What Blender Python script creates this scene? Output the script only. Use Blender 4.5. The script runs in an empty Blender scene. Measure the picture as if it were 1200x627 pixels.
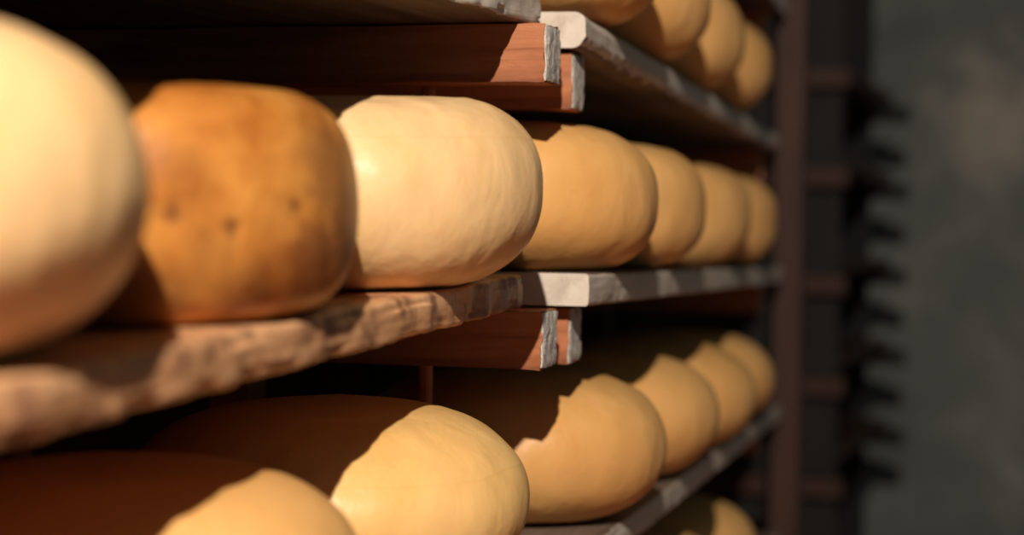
import bpy, bmesh, math, random
from mathutils import Vector, Matrix, noise

random.seed(7)
COL = bpy.context.scene.collection
F = 2200.0                      # focal length in pixels of the 1200 px wide frame
CAM_H = 1.12

# ------------------------------------------------------------------ camera
cam_data = bpy.data.cameras.new('camera')
cam = bpy.data.objects.new('camera', cam_data)
COL.objects.link(cam)
cam_data.sensor_fit = 'HORIZONTAL'
cam_data.sensor_width = 36.0
cam_data.lens = F / 1200.0 * 36.0
cam_data.clip_start = 0.02
PITCH = math.atan(77.5 / F)
ROLL = math.radians(0.7)
R_cam = Matrix.Rotation(math.pi / 2 - PITCH, 4, 'X') @ Matrix.Rotation(ROLL, 4, 'Z')
CAM_M = Matrix.Translation((0, 0, CAM_H)) @ R_cam
cam.matrix_world = CAM_M
cam_data.dof.use_dof = True
cam_data.dof.focus_distance = 1.36
cam_data.dof.aperture_fstop = 3.3
bpy.context.scene.camera = cam


def P(px, py, Z):
    """world point seen at picture position px, py (1200 x 627) at depth Z"""
    return CAM_M @ Vector(((px - 600) / F * Z, -(py - 313.5) / F * Z, -Z))


def ray(px, py):
    return (CAM_M.to_3x3() @ Vector(((px - 600) / F, -(py - 313.5) / F, -1))).normalized()


# ------------------------------------------------------------------ tagging
def tag(o, label=None, cat=None, group=None, kind=None):
    if label: o['label'] = label
    if cat: o['category'] = cat
    if group: o['group'] = group
    if kind: o['kind'] = kind
    return o


def empty(name, loc):
    o = bpy.data.objects.new(name, None)
    o.empty_display_size = 0.05
    COL.objects.link(o)
    o.location = loc
    return o


def link(name, bm, mat, M=None, parent=None, smooth=True):
    me = bpy.data.meshes.new(name)
    bmesh.ops.recalc_face_normals(bm, faces=bm.faces)
    bm.to_mesh(me)
    bm.free()
    me.polygons.foreach_set('use_smooth', [smooth] * len(me.polygons))
    me.materials.append(mat)
    o = bpy.data.objects.new(name, me)
    COL.objects.link(o)
    M = M or Matrix.Identity(4)
    if parent:
        o.parent = parent
        o.matrix_basis = Matrix.Translation(-Vector(parent.location)) @ M
    else:
        o.matrix_basis = M
    return o


# ------------------------------------------------------------------ materials
class NT:
    def __init__(s, name):
        s.m = bpy.data.materials.new(name)
        s.m.use_nodes = True
        s.t = s.m.node_tree
        s.n = s.t.nodes
        s.b = s.n['Principled BSDF']
        s.tc = s.n.new('ShaderNodeTexCoord')

    def L(s, a, b): s.t.links.new(a, b)

    def map(s, scale=(1, 1, 1), rot=(0, 0, 0), loc=(0, 0, 0)):
        m = s.n.new('ShaderNodeMapping')
        m.inputs['Scale'].default_value = scale
        m.inputs['Rotation'].default_value = rot
        m.inputs['Location'].default_value = loc
        s.L(s.tc.outputs['Object'], m.inputs['Vector'])
        return m.outputs[0]

    def noise(s, vec, scale, detail=4, rough=0.55, dist=0.0):
        n = s.n.new('ShaderNodeTexNoise')
        n.inputs['Scale'].default_value = scale
        n.inputs['Detail'].default_value = detail
        n.inputs['Roughness'].default_value = rough
        n.inputs['Distortion'].default_value = dist
        s.L(vec, n.inputs['Vector'])
        return n.outputs['Fac']

    def ramp(s, fac, stops):
        r = s.n.new('ShaderNodeValToRGB')
        e = r.color_ramp.elements
        while len(e) < len(stops): e.new(0.5)
        for k, (p, c) in enumerate(stops):
            e[k].position = p
            e[k].color = (c[0], c[1], c[2], 1) if not isinstance(c, (int, float)) else (c, c, c, 1)
        s.L(fac, r.inputs['Fac'])
        return r.outputs['Color']

    def mix(s, fac, a, b, mode='MIX'):
        m = s.n.new('ShaderNodeMix')
        m.data_type = 'RGBA'
        m.blend_type = mode
        for sock, v in ((m.inputs[0], fac), (m.inputs[6], a), (m.inputs[7], b)):
            if isinstance(v, (int, float)): sock.default_value = v
            elif isinstance(v, tuple): sock.default_value = (*v, 1)
            else: s.L(v, sock)
        return m.outputs[2]

    def math(s, op, a, b=0.0):
        m = s.n.new('ShaderNodeMath')
        m.operation = op
        for sock, v in ((m.inputs[0], a), (m.inputs[1], b)):
            if isinstance(v, (int, float)): sock.default_value = v
            else: s.L(v, sock)
        return m.outputs[0]

    def bump(s, h, strength, dist, prev=None):
        b = s.n.new('ShaderNodeBump')
        b.inputs['Strength'].default_value = strength
        b.inputs['Distance'].default_value = dist
        s.L(h, b.inputs['Height'])
        if prev is not None: s.L(prev, b.inputs['Normal'])
        return b.outputs[0]

    def attr(s, name):
        a = s.n.new('ShaderNodeAttribute')
        a.attribute_name = name
        return a.outputs['Fac']

    def done(s, col, rough, normal=None, spec=0.4):
        if isinstance(col, tuple): s.b.inputs['Base Color'].default_value = (*col, 1)
        else: s.L(col, s.b.inputs['Base Color'])
        if isinstance(rough, (int, float)): s.b.inputs['Roughness'].default_value = rough
        else: s.L(rough, s.b.inputs['Roughness'])
        if normal is not None: s.L(normal, s.b.inputs['Normal'])
        s.b.inputs['Specular IOR Level'].default_value = spec
        return s.m


def mat_cheese(name, c_lo, c_hi, c_spot, blotch=0.5, seed=0.0, seam=None, wrinkle=0.5, rough=0.42, spot_scale=60, big_scale=9):
    s = NT(name)
    v = s.map(loc=(seed, seed * 1.7, seed * 0.6))
    big = s.noise(v, big_scale, 4, 0.6, 0.3)
    fine = s.noise(v, spot_scale, 4, 0.65)
    col = s.mix(s.ramp(big, [(0.35, 0.0), (0.68, 1.0)]), c_lo, c_hi)
    col = s.mix(s.ramp(fine, [(0.60, 0.0), (0.78, blotch)]), col, c_spot)
    st = s.attr('stain')
    col = s.mix(st, col, c_spot)
    # wrinkles of the coating run up the side of the wheel
    wv = s.map(scale=(1, 1, 0.6), loc=(seed, 0, 0))
    wr = s.noise(wv, 34, 4, 0.55, 0.3)
    n = s.bump(wr, wrinkle, 0.004)
    pit = s.noise(v, 170, 3, 0.5)
    n = s.bump(pit, 0.22, 0.0012, n)
    if seam is not None:
        sep = s.n.new('ShaderNodeSeparateXYZ')
        s.L(s.tc.outputs['Object'], sep.inputs[0])
        wob = s.math('MULTIPLY', s.math('SUBTRACT', s.noise(v, 7, 2), 0.5), 0.012)
        d = s.math('ABSOLUTE', s.math('SUBTRACT', s.math('ADD', sep.outputs[2], wob), seam))
        ln = s.ramp(s.math('MULTIPLY', d, 500.0), [(0.25, 1.0), (0.55, 0.0)])
        n = s.bump(ln, 0.22, 0.001, n)
        col = s.mix(s.math('MULTIPLY', ln, 0.05), col, c_spot)
    m = s.done(col, rough, n, 0.38)
    s.b.inputs['Subsurface Weight'].default_value = 0.22
    s.b.inputs['Subsurface Radius'].default_value = (1.0, 0.35, 0.12)
    s.b.inputs['Subsurface Scale'].default_value = 0.006
    return m


def mat_wood(name, c0, c1, c2, grain=1.0, bumps=0.4, rough=0.62, blot=None, along=(0.06, 1, 1)):
    s = NT(name)
    v = s.map(scale=along)
    g = s.noise(v, 55 * grain, 6, 0.65, 0.6)
    col = s.ramp(g, [(0.28, c0), (0.5, c1), (0.72, c2)])
    if blot:
        v2 = s.map(scale=(1, 1, 0.7))
        bl = s.noise(v2, 32, 4, 0.6, 0.8)
        col = s.mix(s.ramp(bl, [(0.50, 0.0), (0.62, 0.85)]), col, blot)
    n = s.bump(g, bumps, 0.003)
    fine = s.noise(s.map(), 260, 4, 0.6)
    n = s.bump(fine, bumps * 0.6, 0.0012, n)
    return s.done(col, rough, n, 0.3)


def mat_flaky(name, c_a, c_b, c_dark, scale=130):
    s = NT(name)
    v = s.map()
    a = s.noise(v, scale, 5, 0.7, 0.4)
    b = s.noise(s.map(scale=(1, 1, 0.35)), scale * 0.6, 4, 0.7)
    col = s.mix(s.ramp(a, [(0.35, 0.0), (0.65, 1.0)]), c_a, c_b)
    col = s.mix(s.ramp(b, [(0.56, 0.0), (0.66, 0.8)]), col, c_dark)
    n = s.bump(a, 0.9, 0.004)
    return s.done(col, 0.8, n, 0.2)


M_young = mat_cheese('pale_young_rind', (0.77, 0.475, 0.205), (0.84, 0.56, 0.285), (0.55, 0.25, 0.075), 0.12, 0.3, 0.101, 0.55, 0.40)
M_yellow = mat_cheese('yellow_rind', (0.71, 0.36, 0.108), (0.775, 0.43, 0.15), (0.50, 0.20, 0.045), 0.22, 2.1, None, 0.40, 0.45)
M_seamed = mat_cheese('seamed_yellow_rind', (0.77, 0.44, 0.14), (0.83, 0.51, 0.19), (0.48, 0.20, 0.05), 0.22, 4.6, 0.092, 0.50, 0.45)
M_aged = mat_cheese('aged_amber_rind', (0.36, 0.115, 0.018), (0.64, 0.275, 0.055), (0.16, 0.052, 0.016), 0.9, 6.2, 0.094, 0.5, 0.36, 30, 22)
M_board = mat_wood('rough_pine_edge', (0.30, 0.135, 0.06), (0.60, 0.305, 0.14), (0.76, 0.45, 0.235), 1.0, 0.55, 0.5, (0.22, 0.095, 0.052))
M_white = mat_wood('whitewashed_board', (0.46, 0.37, 0.29), (0.62, 0.53, 0.43), (0.70, 0.61, 0.51), 0.8, 0.5, 0.7)
M_beam = mat_wood('reddish_beam_wood', (0.20, 0.062, 0.026), (0.42, 0.145, 0.058), (0.52, 0.205, 0.09), 1.1, 0.35, 0.6, None, (1, 0.08, 1))
M_end = mat_flaky('flaking_white_end_paint', (0.50, 0.45, 0.39), (0.66, 0.61, 0.54), (0.16, 0.10, 0.07))
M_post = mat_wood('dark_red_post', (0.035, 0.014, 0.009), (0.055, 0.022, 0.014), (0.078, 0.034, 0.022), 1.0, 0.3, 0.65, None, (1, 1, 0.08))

M_bare = mat_wood('bare_grey_brown_wood', (0.10, 0.065, 0.045), (0.20, 0.135, 0.095), (0.28, 0.20, 0.145), 0.9, 0.4, 0.7)
M_shade = mat_wood('shade_black_wood', (0.012, 0.011, 0.010), (0.02, 0.018, 0.016), (0.028, 0.025, 0.022), 1.0, 0.3, 0.8, None, (1, 1, 0.08))  # near-black stands in for the shade inside the far rack

# ------------------------------------------------------------------ frames of the two shelf runs
UP = Vector((0, 0, 1))


class Run:
    """x along the row going away, y into the shelf (left), z up"""
    def __init__(s, vp, p0, levels):
        s.d = ray(*vp)
        s.u = UP.cross(s.d).normalized()
        s.n = s.d.cross(s.u).normalized()
        s.o = p0
        s.levels = levels                   # height of each shelf above the middle one
        s.R = Matrix((s.d, s.u, s.n)).transposed().to_4x4()

    def M(s, x, y, z, lev=0):
        p = s.o + s.d * x + s.u * y + s.n * z + UP * s.levels[lev]
        return Matrix.Translation(p) @ s.R

    def pt(s, x, y, z, lev=0):
        return s.M(x, y, z, lev).translation

    def local(s, p):
        q = p - s.o
        return Vector((q.dot(s.d), q.dot(s.u), q.dot(s.n)))

    def at_depth(s, Z):
        """x along the run where the front edge has camera depth Z"""
        fwd = -(CAM_M.to_3x3() @ Vector((0, 0, 1)))
        return (Z - (s.o - CAM_M.translation).dot(fwd)) / s.d.dot(fwd)


TH = 0.026                                  # board thickness
A = Run((1190, 204), P(558, 333, 1.32), {1: 0.219, 0: 0.0, -1: -0.213})
B = Run((1142, 303), P(690, 321, 1.50), {2: 0.425, 1: 0.211, 0: 0.0, -1: -0.222, -2: -0.432})
C = Run((1142, 290), P(966, 306, 3.93), {2: 0.432, 1: 0.226, 0: 0.0, -1: -0.214, -2: -0.428})

# ------------------------------------------------------------------ boards
def nz(x, y, z, s=1.0, seed=0.0):
    return noise.noise(Vector((x * s + seed, y * s - seed, z * s + 2 * seed)))


def board_bm(L, W, T, seed, rough=1.0, notch=None, corner=0.006, step=0.006, edge_cut=0.0):
    """a plank, x from 0 to L, front edge at y = 0, top at z = 0"""
    ring = []
    for k in range(9): ring.append((W * (1 - k / 8) + 0.0, 0.0))                 # top, back to front
    c = corner
    ring[-1] = (c, 0.0)
    for k in range(1, 4):
        a = k / 4 * math.pi / 2
        ring.append((c - c * math.sin(a), -c + c * math.cos(a)))
    nf = 9
    for k in range(nf + 1): ring.append((0.0, -c - (T - 2 * c) * k / nf))
    for k in range(1, 4):
        a = k / 4 * math.pi / 2
        ring.append((c - c * math.cos(a), -T + c - c * math.sin(a)))
    for k in range(8): ring.append((c + (W - c) * k / 7, -T))
    bm = bmesh.new()
    n = max(2, int(L / step))
    rows = []
    for i in range(n + 1):
        x = L * i / n
        row = []
        for (y, z) in ring:
            w = max(0.0, 1 - y / 0.03)                                            # only the edge is wany
            dy = rough * w * (0.0040 * nz(x, 0, z, 9, seed) + 0.0022 * nz(x, 0, z, 34, seed + 3) + 0.0009 * nz(x, 0, z, 110, seed + 5))
            dz = rough * w * (0.0016 * nz(x, y, 0, 22, seed + 9) + 0.0010 * nz(x, y, 0, 90, seed + 11))
            if z > -T * 0.3 and y < 0.012:                                        # worn upper arris
                dy += rough * max(0, 0.006 * nz(x, 0, 0, 14, seed + 20))
            if z < -T * 0.75 and y < 0.012:                                       # broken lower arris
                dy += rough * max(0, 0.008 * nz(x, 0, 0, 26, seed + 30))
                dy += edge_cut * max(0, nz(x, 0, 0, 60, seed + 31)) * 0.01
            if notch and y < 0.02 and notch[0] < x < notch[1]:
                dy -= 0.0022
            row.append(bm.verts.new((x, y + dy, z + dz)))
        rows.append(row)
    m = len(ring)
    for i in range(n):
        for k in range(m):
            bm.faces.new((rows[i][k], rows[i][(k + 1) % m], rows[i + 1][(k + 1) % m], rows[i + 1][k]))
    bm.faces.new(rows[0])
    bm.faces.new(rows[-1])
    return bm


def edge_slots(o, mat_face):
    """whitewash only on the edges and ends; the broad faces are bare wood"""
    o.data.materials.append(mat_face)
    for f in o.data.polygons:
        if abs(f.normal.z) > 0.8: f.material_index = 1
    return o


def sharp(o, ang=40):
    me = o.data
    me.set_sharp_from_angle(angle=math.radians(ang))
    return o


# run A: near boards (levels 1, 0, -1)
xa1 = {1: A.at_depth(1.487), 0: A.at_depth(1.447), -1: A.at_depth(1.445)}
xa0 = A.at_depth(-0.27)
nx = (A.at_depth(1.335) - xa0, A.at_depth(1.365) - xa0)
for lev, lab, g in ((1, 'uppermost near shelf board seen from below, with a frayed pale front edge', M_white),
                    (0, 'thick rough-edged brown shelf board carrying the amber cheese', M_board),
                    (-1, 'near shelf board low down, under the shadowed front cheeses', M_board)):
    bm = board_bm(xa1[lev] - xa0, 0.47, TH, 3.1 + lev * 7, 1.0, nx if lev == 0 else None, 0.004)
    o = sharp(link('shelf_board', bm, g, A.M(xa0, 0, 0, lev)))
    if lev == 1: edge_slots(o, M_bare)
    tag(o, lab, 'shelf board')

# run B: far boards (levels 2 .. -2)
xb1 = B.at_depth(3.02)
LB = xb1
labsB = {2: 'highest far shelf board at the top edge behind the wooden post',
         1: 'whitewashed far shelf board, upper one, with a rounded pale end',
         0: 'whitewashed far shelf board with square pale end at middle height',
         -1: 'whitewashed far shelf board under the lower row of yellow cheeses',
         -2: 'lowest far shelf board in the dark at the bottom'}
for lev in (2, 1, 0, -1, -2):
    bm = board_bm(LB if lev != 1 else LB - B.at_depth(1.515), 0.30, TH if lev != 1 else 0.029, 40 + lev * 3.3, 0.45, None, 0.003 if lev != 1 else 0.009, 0.006, 1.0 if lev == 1 else 0.2)
    o = sharp(link('shelf_board', bm, M_white, B.M(*((0, 0, 0) if lev != 1 else (B.at_depth(1.515), 0.009, 0)), lev)))
    tag(edge_slots(o, M_bare), labsB[lev], 'shelf board')

# run C: dark boards beyond the post
LC = 1.25
labsC = {2: 'dark shelf board beyond the post, topmost of five', 1: 'dark shelf board beyond the post, second from the top',
         0: 'dark shelf board beyond the post, third of five', -1: 'dark shelf board beyond the post, fourth from the top',
         -2: 'dark shelf board beyond the post, lowest of five'}
for lev in (2, 1, 0, -1, -2):
    bm = board_bm(LC - 0.09 - 0.115, 0.30, TH, 70 + lev * 3.3, 0.5, None, 0.003, 0.02)
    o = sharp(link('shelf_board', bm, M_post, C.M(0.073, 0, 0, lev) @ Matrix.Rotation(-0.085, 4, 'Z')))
    tag(o, labsC[lev], 'shelf board')


# ------------------------------------------------------------------ racks
def beam_bm(x0, x1, y0, y1, z0, z1, seed, chip=1.0, step=0.006):
    """a squared timber along y with chipped front end (y0), z0 bottom, z1 top"""
    ring = []
    k = 7
    for i in range(k): ring.append((x0 + (x1 - x0) * i / k, z0))
    for i in range(k): ring.append((x1, z0 + (z1 - z0) * i / k))
    for i in range(k): ring.append((x1 - (x1 - x0) * i / k, z1))
    for i in range(k): ring.append((x0, z1 - (z1 - z0) * i / k))
    bm = bmesh.new()
    n = 14
    ys = [y0 + 0.0035 * i for i in range(8)] + [y0 + 0.028 + (y1 - y0 - 0.028) * (i + 1) / n for i in range(n)]
    rows = []
    for y in ys:
        row = []
        for (x, z) in ring:
            e = max(0.0, 1 - (y - y0) / 0.02)
            dx = chip * (0.0008 * nz(x, y, z, 30, seed) + e * 0.0012 * nz(x, y, z, 120, seed + 2))
            dz = chip * (0.0008 * nz(x, y, z, 30, seed + 4) + e * 0.0012 * nz(x, y, z, 120, seed + 6))
            dy = chip * e * 0.0025 * nz(x, 0, z, 160, seed + 8)
            row.append(bm.verts.new((x + dx, y + dy, z + dz)))
        rows.append(row)
    m = len(ring)
    for i in range(len(rows) - 1):
        for j in range(m):
            bm.faces.new((rows[i][j], rows[i][(j + 1) % m], rows[i + 1][(j + 1) % m], rows[i + 1][j]))
    bm.faces.new(rows[0])
    bm.faces.new(rows[-1])
    return bm


def end_cap_bm(x0, x1, z0, z1, y, seed):
    """the rough coat of paint on the sawn end: a lumpy slab with thickness"""
    bm = bmesh.new()
    nx_, nz_ = 14, 16
    def grid(front):
        g = []
        for i in range(nx_ + 1):
            r = []
            for j in range(nz_ + 1):
                x = x0 + (x1 - x0) * i / nx_
                z = z0 + (z1 - z0) * j / nz_
                edge = i in (0, nx_) or j in (0, nz_)
                if edge:
                    x += 0.0011 * nz(x, 0, z, 120, seed)
                    z += 0.0011 * nz(x, 0, z, 120, seed + 5)
                yy = y - (0.0022 + 0.0014 * nz(x, 0, z, 150, seed + 7) - (0.001 if edge else 0)) if front else y + 0.003
                r.append(bm.verts.new((x, yy, z)))
            g.append(r)
        return g
    f, b = grid(True), grid(False)
    for g in (f, b):
        for i in range(nx_):
            for j in range(nz_):
                bm.faces.new((g[i][j], g[i + 1][j], g[i + 1][j + 1], g[i][j + 1]))
    def wall(fa, ba):
        for k in range(len(fa) - 1):
            bm.faces.new((fa[k], fa[k + 1], ba[k + 1], ba[k]))
    wall(f[0], b[0]); wall(f[-1], b[-1])
    wall([r[0] for r in f], [r[0] for r in b]); wall([r[-1] for r in f], [r[-1] for r in b])
    return bm


def box_bm(x0, x1, y0, y1, z0, z1, bev=0.002, seg=1, cuts=6, axis=2, wob=0.0, seed=0.0):
    bm = bmesh.new()
    bmesh.ops.create_cube(bm, size=1)
    bmesh.ops.scale(bm, vec=(x1 - x0, y1 - y0, z1 - z0), verts=bm.verts)
    bmesh.ops.translate(bm, vec=((x0 + x1) / 2, (y0 + y1) / 2, (z0 + z1) / 2), verts=bm.verts)
    if bev: bmesh.ops.bevel(bm, geom=list(bm.edges), offset=bev, segments=seg, affect='EDGES')
    return bm


def level_frame(run):
    """upright frame (z vertical) with y into the rack, x away along the row (horizontal)"""
    u = run.u
    fwd = u.cross(UP).normalized()
    if fwd.dot(run.d) < 0: fwd = -fwd
    return Matrix((fwd, u, UP)).transposed().to_4x4()


def add_beam(root, run, x, lev, y0, y1, t, h, seed, thick, cap=True, labels=True, mat=None):
    """beam under the board of a level; x = run position of its near face"""
    top = run.pt(x, 0.0, -thick, lev)
    top2 = run.pt(x + t, 0.0, -thick, lev)
    zt = min(top.z, top2.z) - top.z - 0.0006
    M = Matrix.Translation(top) @ level_frame(run)
    o = sharp(link('beam', beam_bm(0, t, y0, y1, zt - h, zt, seed), mat or M_beam, M, root), 35)
    if cap:
        c = sharp(link('end_paint', end_cap_bm(0.0016, t - 0.0008, zt - h + 0.0012, zt - 0.0012, y0, seed), M_end, M, root), 35)
        # sub-part of its beam
        mw = M.copy()
        c.parent = o
        c.matrix_basis = Matrix.Identity(4)
        c['label'] = 'flaking whitish end paint'
    return o


def upright(root, run, x, y, tx, ty, top, mat, name='upright'):
    p = run.pt(x, y, 0, 0)
    M = Matrix.Translation((p.x, p.y, 0)) @ level_frame(run)
    return sharp(link(name, box_bm(0, tx, 0, ty, 0, top, 0.002), mat, M, root), 35)


def base(run, x, y):
    p = run.pt(x, y, 0, 0)
    return Vector((p.x, p.y, 0))


TA = TH + 0.001
rackA = tag(empty('cheese_rack', base(A, 0, 0.15)),
            'near wooden rack whose beam ends show lit red wood under the near boards', 'rack')
xj = A.at_depth(1.432)
for lev in (1, 0, -1):
    add_beam(rackA, A, xj, lev, -0.018, 0.50, 0.047, 0.0440, 1.3 + lev, TA)
    add_beam(rackA, A, A.at_depth(-0.29), lev, -0.01, 0.50, 0.047, 0.0440, 11.3 + lev, TA, cap=False)
TOPA = A.pt(xj, 0, -TH, 1).z - 0.004
upright(rackA, A, xj + 0.048, 0.086, 0.013, 0.009, TOPA, M_beam)
upright(rackA, A, xj + 0.048, 0.455, 0.03, 0.04, TOPA, M_beam)
upright(rackA, A, A.at_depth(-0.29) - 0.042, 0.455, 0.04, 0.04, CAM_H + 0.5, M_beam)
upright(rackA, A, A.at_depth(-0.29) - 0.042, 0.06, 0.04, 0.04, CAM_H + 0.5, M_beam)

rackB = tag(empty('cheese_rack', base(B, 0.8, 0.15)),
            'far wooden rack ending at the reddish post, its beam ends painted white', 'rack')
xb = B.at_depth(1.525)
xe = B.at_depth(2.93)
for lev in (2, 1, 0, -1, -2):
    th = (TH if lev != 1 else 0.029) + 0.001
    add_beam(rackB, B, xb, lev, 0.022, 0.33, 0.046, 0.046, 5.3 + lev, th, cap=lev < 2)
    add_beam(rackB, B, xe, lev, 0.028, 0.33, 0.046, 0.046, 25.3 + lev, th, cap=False)
pp = B.local(P(903, 300, 3.0))
for y in (pp.y - 0.047, 0.29):
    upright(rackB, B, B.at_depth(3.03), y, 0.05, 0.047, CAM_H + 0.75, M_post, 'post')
upright(rackB, B, xb + 0.05, 0.318, 0.04, 0.04, CAM_H + 0.75, M_beam)

rackC = tag(empty('cheese_rack', base(C, 0.5, 0.15)),
            'dim wooden rack beyond the reddish post, beam ends poking out towards the wall', 'rack')
for lev in (2, 1, 0, -1, -2):
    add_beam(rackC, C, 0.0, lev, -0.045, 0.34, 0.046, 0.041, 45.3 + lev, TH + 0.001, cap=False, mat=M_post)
    add_beam(rackC, C, 0.072, lev, 0.02, 0.34, 0.04, 0.041, 65.3 + lev, TH + 0.001, cap=False, mat=M_shade)
    add_beam(rackC, C, LC - 0.14, lev, -0.13, 0.34, 0.046, 0.041, 55.3 + lev, TH + 0.001, cap=False, mat=M_shade)  # far beams near-black too: their shade is put into the colour
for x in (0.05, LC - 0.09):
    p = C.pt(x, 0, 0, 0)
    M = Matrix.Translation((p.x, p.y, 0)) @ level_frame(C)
    sharp(link('shade_panel', box_bm(0, 0.02, -0.03, 0.36, 0, CAM_H + 0.75, 0.002), M_shade, M, rackC), 35)  # panels added to black out the gaps and shadow the wall


# ------------------------------------------------------------------ cheeses
CH, CR = 0.130, 0.140


def cheese_bm(seed, R=CR, H=CH, rf=0.072, n=2.3, lump=1.0, seg=168, prof=72, stains=()):
    """a wheel standing on z = 0; stains = [(x, y, z, radius, depth)]"""
    bm = bmesh.new()
    lay = bm.verts.layers.float.new('stain')
    hz = H / 2
    top = bm.verts.new((0, 0, H))
    bot = bm.verts.new((0, 0, 0))
    rows = []
    pts = []
    nr = 6
    for k in range(1, nr): pts.append((rf * k / nr, hz))
    for k in range(prof + 1):
        a = math.pi / 2 - math.pi * k / prof
        ca, sa = max(math.cos(a), 0), math.sin(a)
        pts.append((rf + (R - rf) * ca ** (2 / n), hz * math.copysign(abs(sa) ** (2 / n), sa)))
    for k in range(nr - 1, 0, -1): pts.append((rf * k / nr, -hz))
    for (r, z) in pts:
        row = []
        for i in range(seg):
            t = 2 * math.pi * i / seg
            x, y = r * math.cos(t), r * math.sin(t)
            d = Vector((math.cos(t), math.sin(t), z / hz)).normalized()
            side = max(0, min(1, (r - rf * 0.8) / (R - rf * 0.8)))
            a = lump * (0.0030 * nz(x, y, z, 9, seed) + 0.0010 * nz(x, y, z, 32, seed + 4) + 0.0005 * nz(x, y, z * 0.4, 75, seed + 8))
            q = Vector((x, y, z))
            st = 0.0
            for (sx, sy, sz, sr, dep, stg) in stains:
                dd = (q - Vector((sx, sy, sz - hz))).length / (sr * (1 + 0.35 * nz(x, y, z, 90, seed)))
                if dd < 1:
                    k_ = (1 - dd * dd) ** 2
                    a -= dep * k_
                    st = max(st, stg * min(1, k_ * 1.6))
            if z <= -hz * 0.98: a = max(0, a) * 0.0
            v = bm.verts.new((x + d.x * a, y + d.y * a, z + hz + d.z * a * (0.4 if abs(z) > hz * 0.97 else 1)))
            v[lay] = st
            row.append(v)
        rows.append(row)
    for i in range(seg):
        bm.faces.new((top, rows[0][i], rows[0][(i + 1) % seg]))
        bm.faces.new((bot, rows[-1][(i + 1) % seg], rows[-1][i]))
    for k in range(len(rows) - 1):
        for i in range(seg):
            j = (i + 1) % seg
            bm.faces.new((rows[k][i], rows[k + 1][i], rows[k + 1][j], rows[k][j]))
    return bm


def put(run, lev, xr, Z, label, mat, group, seed, py=300, pits=(), rot=0.0, **kw):
    """stand a wheel on the board of a run so that its right outline is at picture x = xr, centre at depth Z"""
    R = kw.get('R', CR)
    th = (xr - 600) / F
    Xc = Z * th - R * math.sqrt(1 + th * th)
    p = CAM_M @ Vector((Xc, -(py - 313.5) / F * Z, -Z))
    q = run.local(p - UP * run.levels[lev])
    M = run.M(q.x, q.y, 0.0008, lev) @ Matrix.Rotation(rot, 4, 'Z')
    stains = []
    Mi = M.inverted()
    o = Mi @ CAM_M.translation
    for (px, ppy, sr, dep, *stg) in pits:
        d = Mi.to_3x3() @ ray(px, ppy)
        a = d.x ** 2 + d.y ** 2
        b = 2 * (o.x * d.x + o.y * d.y)
        c = o.x ** 2 + o.y ** 2 - (R * 0.985) ** 2
        disc = b * b - 4 * a * c
        if disc <= 0: continue
        t = (-b - math.sqrt(disc)) / (2 * a)
        h = o + d * t
        stains.append((h.x, h.y, h.z, sr, dep, stg[0] if stg else 1.0))
    ob = link('round_cheese', cheese_bm(seed, stains=stains, **kw), mat, M)
    tag(ob, label, 'cheese', group)
    return ob


GA = 'cheese wheels on the near middle board'
put(A, 0, 178, 0.758, 'pale blurred cheese wheel at the left edge, nearest of the middle row', M_young, GA, 1.0, rf=0.046, n=2.1, R=0.131, H=0.140)
put(A, 0, 421, 1.030, 'amber-brown blotchy aged cheese wheel with dark pits', M_aged, GA, 2.0, rf=0.092, n=2.5, R=0.139, H=0.122,
    pits=((270, 268, 0.0065, 0.003), (345, 243, 0.006, 0.003), (201, 250, 0.007, 0.0015), (302, 338, 0.006, 0.001), (240, 275, 0.005, 0.0005, 0.5), (388, 195, 0.035, 0, .55), (402, 265, 0.035, 0, .6), (372, 310, 0.035, 0, .6), (300, 352, 0.03, 0, .5), (180, 350, 0.03, 0, .4), (250, 300, 0.02, 0, .3), (365, 190, 0.012, 0, .4), (215, 200, 0.02, 0, .25)))
put(A, 0, 638, 1.298, 'pale cream cheese wheel in sharp focus beside the amber one', M_young, GA, 3.0, rf=0.064, n=2.25, lump=1.35, R=0.137, H=0.128)
GL = 'cheese wheels on the near lower board'
put(A, -1, 430, 1.02, 'lowest cheese wheel at the bottom edge, only its top in light', M_yellow, GL, 4.0, py=600, rf=0.045, n=2.1)
put(A, -1, 622, 1.30, 'lower cheese wheel with a fine seam and white nick on its shoulder', M_seamed, GL, 5.0, py=560, rf=0.045, n=2.05,
    pits=((466, 541, 0.003, 0.0003), (471, 540, 0.002, 0.0002), (530, 537, 0.0016, 0.0003), (458, 574, 0.0016, 0.0002), (588, 622, 0.002, 0.0003)))

GM = 'yellow cheese wheels on the far middle board'
zs = (1.640, 1.925, 2.360, 2.660)
xs = [1142 - 606 / z for z in zs]
for k, (x, z, lab) in enumerate(zip((771, 826, 880, 909), zs, (
        'yellow cheese wheel right behind the cream one, beam shadow on its top left',
        'second yellow cheese wheel of the far middle row, behind the beam-shadowed one',
        'third yellow cheese wheel of the far middle row, before the last',
        'last yellow cheese wheel of the far middle row, next to the post'))):
    put(B, 0, x, z, lab, M_yellow, GM, 10.0 + k, rf=0.06, n=2.4 if k == 0 else 2.6, rot=k * 1.3, H=0.126 if k < 2 else 0.129)
GU = 'yellow cheese wheels on the far upper board'
for k, (x, z, lab) in enumerate(zip((779, 832, 874, 907), (1.645, 1.95, 2.27, 2.60), (
        'cheese wheel on the rounded-end upper board, cut off by the top edge',
        'second cheese wheel of the upper row, behind the one cut off at the top',
        'third cheese wheel of the upper row',
        'last cheese wheel of the upper row, beside the reddish post'))):
    put(B, 1, x, z, lab, M_yellow, GU, 20.0 + k, py=60, rf=0.06, n=2.3, rot=k * 1.1 + 0.5)
GB = 'yellow cheese wheels on the far lower board'
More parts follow.
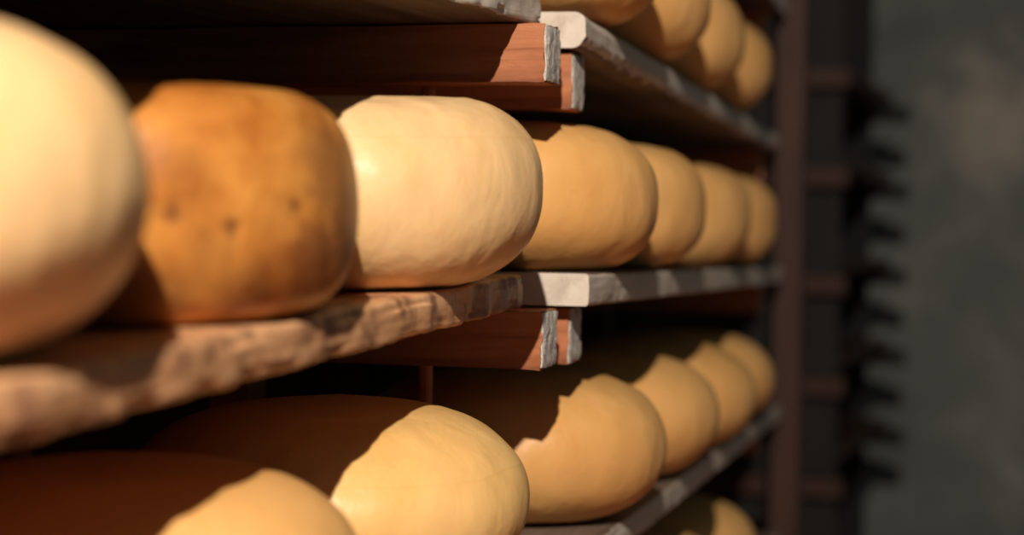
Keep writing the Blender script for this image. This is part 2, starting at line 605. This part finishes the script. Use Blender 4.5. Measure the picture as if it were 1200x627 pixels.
for k, (x, z, lab) in enumerate(zip((783, 843, 887, 906), (1.70, 2.02, 2.33, 2.63), (
        'lower yellow cheese wheel with a dark stepped beam shadow on its top left',
        'second yellow cheese wheel of the far lower row',
        'third yellow cheese wheel of the far lower row',
        'last yellow cheese wheel of the far lower row, half hidden, near the post'))):
    put(B, -1, x, z, lab, M_yellow, GB, 30.0 + k, py=520, rf=0.05, n=2.1, rot=k * 1.7 + 0.2)
GD = 'cheese wheels on the lowest far board'
for k, (x, z, lab) in enumerate(zip((858, 888), (2.17, 2.48), (
        'dim cheese wheel at the bottom edge under the lower row, the nearer of two',
        'dim cheese wheel at the bottom edge under the lower row, the farther of two'))):
    put(B, -2, x, z, lab, M_yellow, GD, 40.0 + k, py=620, rf=0.05, n=2.1, rot=k * 1.7 + 0.9)

# ------------------------------------------------------------------ the cellar
s = NT('rough_grey_plaster')
v = s.map()
n1 = s.noise(v, 2.2, 5, 0.6, 0.4)
n2 = s.noise(v, 14, 6, 0.65)
col = s.ramp(n1, [(0.30, (0.15, 0.163, 0.148)), (0.52, (0.235, 0.248, 0.222)), (0.72, (0.42, 0.40, 0.355))])
col = s.mix(s.ramp(n2, [(0.40, 0.0), (0.70, 0.45)]), col, (0.17, 0.183, 0.168))
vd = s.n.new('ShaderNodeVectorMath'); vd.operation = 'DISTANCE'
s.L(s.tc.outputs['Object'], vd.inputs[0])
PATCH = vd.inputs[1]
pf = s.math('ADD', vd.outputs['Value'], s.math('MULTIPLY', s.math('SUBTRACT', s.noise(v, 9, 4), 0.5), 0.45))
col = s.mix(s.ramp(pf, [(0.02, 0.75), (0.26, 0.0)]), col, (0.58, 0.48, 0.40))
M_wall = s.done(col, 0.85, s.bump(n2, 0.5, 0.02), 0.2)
s = NT('dark_brick_wall')
n1 = s.noise(s.map(), 5, 5)
M_dark = s.done(s.ramp(n1, [(0.3, (0.018, 0.017, 0.016)), (0.7, (0.034, 0.031, 0.028))]), 0.9, s.bump(n1, 0.5, 0.02), 0.1)
s = NT('worn_red_floor')
n1 = s.noise(s.map(), 6, 5)
M_floor = s.done(s.ramp(n1, [(0.3, (0.26, 0.085, 0.05)), (0.7, (0.38, 0.15, 0.09))]), 0.8, s.bump(n1, 0.3, 0.01), 0.2)

RM = Matrix.Translation((B.o.x, B.o.y, 0)) @ level_frame(B)      # the room follows the shelf run
BX, FX, LY_, RY_, ZC = 4.35, -4.6, 0.46, -2.3, 3.1


def slab(name, x0, x1, y0, y1, z0, z1, mat):
    o = link(name, box_bm(x0, x1, y0, y1, z0, z1, 0), mat, RM, None, False)
    o['kind'] = 'structure'
    return o


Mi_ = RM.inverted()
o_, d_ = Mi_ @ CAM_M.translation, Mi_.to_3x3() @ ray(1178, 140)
PATCH.default_value = o_ + d_ * ((BX - o_.x) / d_.x)                # where the wall colour is paler
slab('floor', FX, BX + 0.1, RY_ - 0.1, LY_ + 0.3, -0.1, 0.0, M_floor)
slab('ceiling', FX, BX + 0.1, RY_ - 0.1, LY_ + 0.3, ZC, ZC + 0.1, M_dark)
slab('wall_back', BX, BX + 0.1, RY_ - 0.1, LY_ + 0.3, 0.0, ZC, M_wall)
slab('wall_left', FX, BX, LY_ + 0.12, LY_ + 0.22, 0.0, ZC, M_dark)

# ------------------------------------------------------------------ light
ld = bpy.data.lights.new('cellar_lamp_light', 'POINT')
ld.energy = 300
ld.color = (1.0, 0.90, 0.79)
ld.shadow_soft_size = 0.014
lo = bpy.data.objects.new('cellar_lamp_light', ld)
COL.objects.link(lo)
LX, LY, LZ = -0.07, -0.7, 1.04
lo.location = (LX, LY, CAM_H + LZ)

w = bpy.data.worlds.new('world')
bpy.context.scene.world = w
w.use_nodes = True
w.node_tree.nodes['Background'].inputs['Color'].default_value = (0.40, 0.72, 0.76, 1)
w.node_tree.nodes['Background'].inputs['Strength'].default_value = 0.10

sc = bpy.context.scene
sc.view_settings.view_transform = 'Standard'
sc.view_settings.look = 'None'
sc.view_settings.gamma = 1.0
sc.view_settings.use_curve_mapping = False
sc.view_settings.exposure = 0.0
